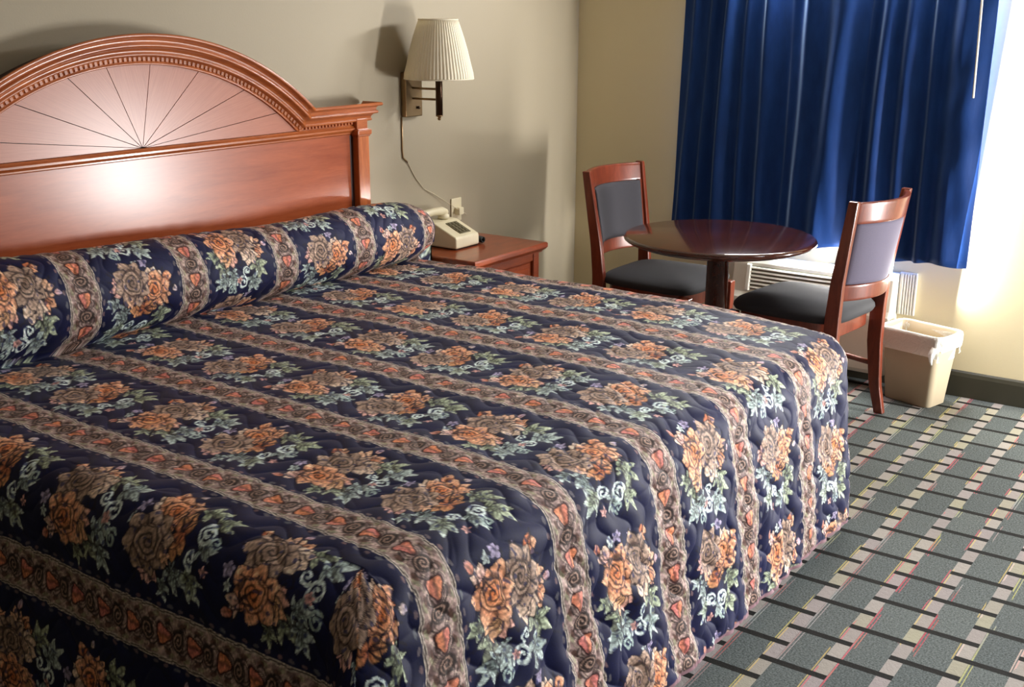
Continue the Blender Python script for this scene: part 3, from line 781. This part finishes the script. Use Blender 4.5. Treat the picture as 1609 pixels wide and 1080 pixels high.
for j in range(nz_):
    for i in range(ny_):
        a = j*(ny_+1)+i; fs.append((a, a+1, a+ny_+2, a+ny_+1))
q.add(vs, fs, True); q.build('cloth', M['curtain'], cu, solid=.002)
q = MB(); q.tube([(.045,YC0-.08-1.74,1.585),(.045,YC1+.08-1.74,1.585)], .012, 12)
for s_ in (YC0-.06, YC1+.06): q.box((.04,s_-.008-1.74,1.575), (XR-4.735-.0005,s_+.008-1.74,1.595))
q.build('curtain_rod', M['white'], cu)
q = MB(); q.tube([(-.038,1.112-1.74,.66),(-.030,1.125-1.74,1.15),(-.01,1.132-1.74,1.57)], .0045, 8); q.build('pull_wand', M['white'], cu)

# ------------------------------------------------------------------ air conditioner under the window
ac = thing('air_conditioner', 'white through-wall air conditioner below the blue curtain', 'air conditioner', (4.823, 1.66, 0))
def acb(q, name, mat, bevel=.004, par=None):
    q.v = [(x-4.823, y-1.66, z) for x, y, z in q.v]; return q.build(name, mat, par or ac, bevel)
A0, A1 = 1.352, 2.075
q = MB(); q.prism([(4.822,.06),(4.712,.06),(4.700,.08),(4.700,.318),(4.712,.342),(4.730,.475),(4.742,.495),(4.822,.495)], 'y', A0, A1); acb(q, 'housing', M['white'], .005)
def slant(tz, out): # along the sloped face
    f = (tz-.342)/(.475-.342); return 4.712+.018*f-out, tz
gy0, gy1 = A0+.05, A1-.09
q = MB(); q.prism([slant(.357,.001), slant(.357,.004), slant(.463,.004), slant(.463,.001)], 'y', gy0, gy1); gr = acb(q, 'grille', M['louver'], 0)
for k in range(6):
    z = .364+k*.0172; xo, _ = slant(z, .012)
    q = MB(); q.prism([(xo+.010,z),(xo-.002,z+.001),(xo+.001,z+.008),(xo+.012,z+.007)], 'y', gy0, gy1); acb(q, 'louver', M['white'], .001, gr)
for (ya, yb_) in ((gy0-.022, gy0), (gy1, gy1+.022)):
    q = MB(); q.prism([slant(.350,.0), slant(.350,.016), slant(.470,.016), slant(.470,.0)], 'y', ya, yb_); acb(q, 'grille_frame', M['white'], .005, gr)
q = MB()
q.box((4.806,A0-.072,.318), (4.822,A0-.001,.50))
for k in range(6): q.box((4.797,A0-.076+k*.0112,.320), (4.808,A0-.068+k*.0112,.497))
acb(q, 'side_sleeve', M['ribbed'], .002)

# ------------------------------------------------------------------ table
tb = thing('round_table', 'round dark-stained pedestal table between the two chairs', 'table', (3.93,1.79,0))
q = MB(); q.lathe([(0,.705),(.30,.705),(.318,.709),(.338,.716),(.352,.722),(.360,.728),(.361,.734),(.357,.740),(.350,.743),(0,.743)], n=96); q.build('tabletop', M['tablewood'], tb)
q = MB(); q.lathe([(0,.03),(.042,.03),(.042,.66),(.060,.68),(.10,.695),(.12,.7045),(0,.7045)], n=32); q.build('pedestal', M['tablewood'], tb)
q = MB(); q.lathe([(0,.012),(.055,.012),(.060,.03),(.055,.07),(.043,.085),(0,.085)], n=32)
for k in range(4):
    R4 = Matrix.Rotation(math.radians(22+90*k), 4, 'Z'); rg = []
    for r_, zt_, w_ in ((.03,.075,.026),(.12,.062,.025),(.22,.040,.024),(.27,.026,.022)):
        rg.append([R4 @ Vector(p_) for p_ in ((r_,-w_,0),(r_,w_,0),(r_,w_*.8,zt_),(r_,-w_*.8,zt_))])
    q.loft(rg, True, False)
q.build('base', M['tablewood'], tb, .003)

# ------------------------------------------------------------------ chairs
def chair(loc, rz, label):
    ch = thing('side_chair', label, 'chair', loc, rz, 'upholstered side chairs at the round table')
    # rear posts, sabre-shaped, floor to ear
    def post_c(z):
        x = np.interp(z, [0,.46,.91], [.196,.200,.226]); y = np.interp(z, [0,.12,.30,.46,.60,.91], [-.262,-.232,-.214,-.215,-.226,-.272])
        return x, y
    for sg in (-1, 1):
        q = MB(); rg = []
        for z in np.linspace(0, .91, 26):
            x, y = post_c(z); x *= sg; dpt = np.interp(z, [0,.3,.46,.91], [.019,.029,.028,.018]); wd = np.interp(z, [0,.4,.91], [.014,.0145,.0115])
            rg.append([(x-wd,y-dpt,z),(x+wd,y-dpt,z),(x+wd,y+dpt,z),(x-wd,y+dpt,z)])
        q.loft(rg, True, False); q.build('rear_leg', M['chairwood'], ch, .004, 2)
        q = MB(); rg = []
        for z in np.linspace(0, .425, 10):
            h_ = np.interp(z, [0,.36,.425], [.012,.020,.021]); x = sg*.205; y = .205
            rg.append([(x-h_,y-h_,z),(x+h_,y-h_,z),(x+h_,y+h_,z),(x-h_,y+h_,z)])
        q.loft(rg, True, False); q.build('front_leg', M['chairwood'], ch, .004, 2)
        q = MB(); q.tube([(sg*.200,-.215,.20),(sg*.203,0,.215),(sg*.205,.205,.20)], .011, 10); q.build('stretcher', M['chairwood'], ch)
    def curved(zs0, zs1, thick, bow, inset, nz__=6, pad=False, dy=0):
        """a curved board between the posts, bowed to the rear"""
        q = MB(); n = 24; rg = []
        for i in range(n+1):
            f = -1+2*i/n; ring = []
            outer = []; inner = []
            for k in range(nz__+1):
                z = zs0+(zs1-zs0)*k/nz__; px, py = post_c(z); x = f*(px-inset); bl = bow*(1-f*f)
                th = thick
                if pad:
                    e = min(1-abs(f), 1-abs(2*k/nz__-1))*6; th = thick*(.35+.65*min(1, math.sqrt(max(0, min(1, e)))))
                outer.append((x, py-bl-th+dy, z)); inner.append((x, py-bl+th+dy, z))
            rg.append(outer+inner[::-1])
        q.loft(rg, True, True); return q
    o = curved(.825, .905, .011, .072, .004).build('top_rail', M['chairwood'], ch, .004, 2)
    o = curved(.530, .592, .011, .070, .004).build('lower_rail', M['chairwood'], ch, .004, 2)
    curved(.588, .829, .012, .066, .030, 14, True, .009).build('back_pad', M['pad_shaded'], ch)
    curved(.588, .829, .008, .066, .030, 14, True, -.009).build('back_pad_rear', M['pad_lit'], ch)  # rear half of the pad, split off to carry the lit tone
    for sg in (-1, 1):          # slim uprights framing the pad
        q = MB(); rg = []
        for z in np.linspace(.585, .832, 8):
            px, py = post_c(z); x = sg*(px-.020)
            rg.append([(x-.013,py-.016,z),(x+.013,py-.012,z),(x+.013,py+.010,z),(x-.013,py+.008,z)])
        q.loft(rg, True, False); q.build('back_stile', M['chairwood'], ch, .002)
    # seat: rounded outline
    def outline(gx, gy, n=64):
        pts = []
        for i in range(n):
            a = 2*PI*i/n; c, s_ = math.cos(a), math.sin(a); e = .42
            x = gx*math.copysign(abs(c)**e, c); y = gy*math.copysign(abs(s_)**e, s_)
            x *= 1+.06*(y/gy)
            pts.append((x, y))
        return pts
    q = MB()
    for z0_, z1_, g in ((.372,.432,0),):
        q.loft([[(x,y,z0_) for x, y in outline(.206,.205)], [(x,y,z1_) for x, y in outline(.206,.205)]], True, False)
    q.build('seat_frame', M['chairwood'], ch, .003)
    q = MB(); rg = []
    for g, z in ((.0,.431),(.014,.434),(.020,.446),(.018,.458),(.008,.470),(-.012,.480),(-.05,.488),(-.11,.493),(-.17,.495)):
        rg.append([(x,y,z) for x, y in outline(.208+g,.212+g)])
    q.loft(rg, True, True); q.build('seat', M['seat'], ch)
    return ch
chair((4.247,1.551,0), -.112, 'wooden chair with padded back seen from behind, nearest the bin')
chair((4.333,2.216,0), 3.134, 'wooden chair with padded back facing the room, in the corner behind the table')

# ------------------------------------------------------------------ waste bin
bn = thing('waste_bin', 'beige rectangular plastic waste bin with a clear liner against the wall', 'waste bin', (4.662,1.203,0), math.radians(-15.5))
def rr(hx, hy, r, z, n=10, wob=0):
    pts = []
    for cx, cy, a0 in ((hx-r,hy-r,0), (-hx+r,hy-r,90), (-hx+r,-hy+r,180), (hx-r,-hy+r,270)):
        for i in range(n):
            a = math.radians(a0+90*i/(n-1)); pts.append((cx+r*math.cos(a), cy+r*math.sin(a), z))
    return pts
# long side runs along local y
q = MB(); H = .31
prof = [(.062,.100,.022,0),(.068,.106,.026,.004),(.084,.130,.030,.26),(.087,.134,.032,.285),(.092,.139,.034,.288),(.093,.140,.034,.308),(.089,.136,.032,H),(.084,.131,.030,.306),(.080,.127,.028,.26),(.066,.103,.024,.012)]
q.loft([rr(a, b, r, z) for a, b, r, z in prof], True, True); q.build('bin_body', M['beige'], bn)
q = MB(); rg = []
for k, (a, b, r, z) in enumerate([(.078,.125,.028,.20),(.082,.129,.030,.29),(.088,.135,.032,.3125),(.0945,.1415,.034,.312),(.0965,.1435,.034,.30),(.0955,.1425,.034,.275),(.0945,.1410,.034,.255),(.0945,.1405,.034,.238)]):
    ring = rr(a, b, r, z, 14)
    o_ = []
    for i, p in enumerate(ring):
        wv = .0022*math.sin(i*2.1+k*1.7)+.0018*math.sin(i*.9+k)
        dz = (.016*math.sin(i*.33+1)+.010*math.sin(i*.9))*(max(0, k-4)/3)
        f = 1+wv/.1*(1 if k > 3 else .6); o_.append((p[0]*f, p[1]*f, p[2]+dz))
    rg.append(o_)
q.loft(rg, False, True); ln = q.build('bin_liner', M['liner'], bn)
q = MB(); q.tube([(-.085,-.118,.262),(-.100,-.112,.240),(-.104,-.116,.215),(-.102,-.120,.198)], [.016,.012,.007,.003], 10); q.build('liner_knot', M['liner'], ln)

# ------------------------------------------------------------------ light
KA, KB, KC, KE, KD, KG, KW = 95, 520, 13, 11, 13, 17, 0.8
def area(name, loc, target, sx, sy, power, col, spread=180):
    L = bpy.data.lights.new(name, 'AREA'); L.shape = 'RECTANGLE'; L.size = sx; L.size_y = sy; L.energy = power; L.color = col; L.spread = math.radians(spread)
    o = bpy.data.objects.new(name, L); COL.objects.link(o); o.location = loc
    o.rotation_euler = (Vector(target)-Vector(loc)).to_track_quat('-Z', 'Y').to_euler(); return o
area('door_daylight', (4.60,-.45,.54), (3.2,1.8,.66), .17, .75, KA, (1.0,.985,.97))
area('window_daylight', (XR+.20,1.62,1.30), (3,1.62,.3), .95, 1.4, KB, (1.0,.98,.95))
area('curtain_gap_daylight', (4.735,1.50,.545), (3.6,2.2,.85), .85, .05, KC, (1.0,.97,.93))
area('curtain_edge_daylight', (4.755,1.068,1.15), (4.78,0,1.08), .10, 1.5, KE, (1.0,.96,.88))
area('overhead_fill', (1.2,-.4,2.40), (1.3,.3,0), 1.4, 1.4, KD, (.93,.96,1.0))  # added soft fill from above, not an actual fixture
area('bed_foot_fill', (2.9,-1.30,2.05), (2.5,.95,.15), .6, .6, KG, (.95,.97,1.0), 62)  # added fill light aimed at the bed foot, no actual lamp stands there
wd = bpy.data.worlds.new('sky'); scene.world = wd; wd.use_nodes = True
bg = wd.node_tree.nodes['Background']; bg.inputs[0].default_value = (.93,.97,1.0,1); bg.inputs[1].default_value = KW
m = MB(); m.box((XR+.14,-6,-.25), (XR+9,8,-.04)); struct(m.build('walkway_ground', M['concrete']))

# ------------------------------------------------------------------ camera
yaw, pitch, roll, f_px = .9609, .2833, -.0041, 1786.34
cam = bpy.data.cameras.new('camera'); co_ = bpy.data.objects.new('camera', cam); COL.objects.link(co_)
cam.sensor_fit = 'HORIZONTAL'; cam.sensor_width = 36; cam.lens = 36*f_px/1609; cam.clip_start = .05
fwd = Vector((math.sin(yaw)*math.cos(pitch), math.cos(yaw)*math.cos(pitch), -math.sin(pitch)))
right = Vector((math.cos(yaw), -math.sin(yaw), 0)); down = fwd.cross(right)
r2 = right*math.cos(roll)+down*math.sin(roll); d2 = down*math.cos(roll)-right*math.sin(roll)
R = Matrix((r2, -d2, -fwd)).transposed()
co_.matrix_world = Matrix.Translation((0,0,1.55)) @ R.to_4x4()
scene.camera = co_
vs_ = scene.view_settings; vs_.view_transform = 'Standard'; vs_.look = 'None'; vs_.exposure = 0; vs_.gamma = 1; vs_.use_curve_mapping = False
scene.cycles.max_bounces = 8; scene.cycles.diffuse_bounces = 4; scene.cycles.caustics_reflective = False; scene.cycles.caustics_refractive = False
scene.cycles.sample_clamp_indirect = 6
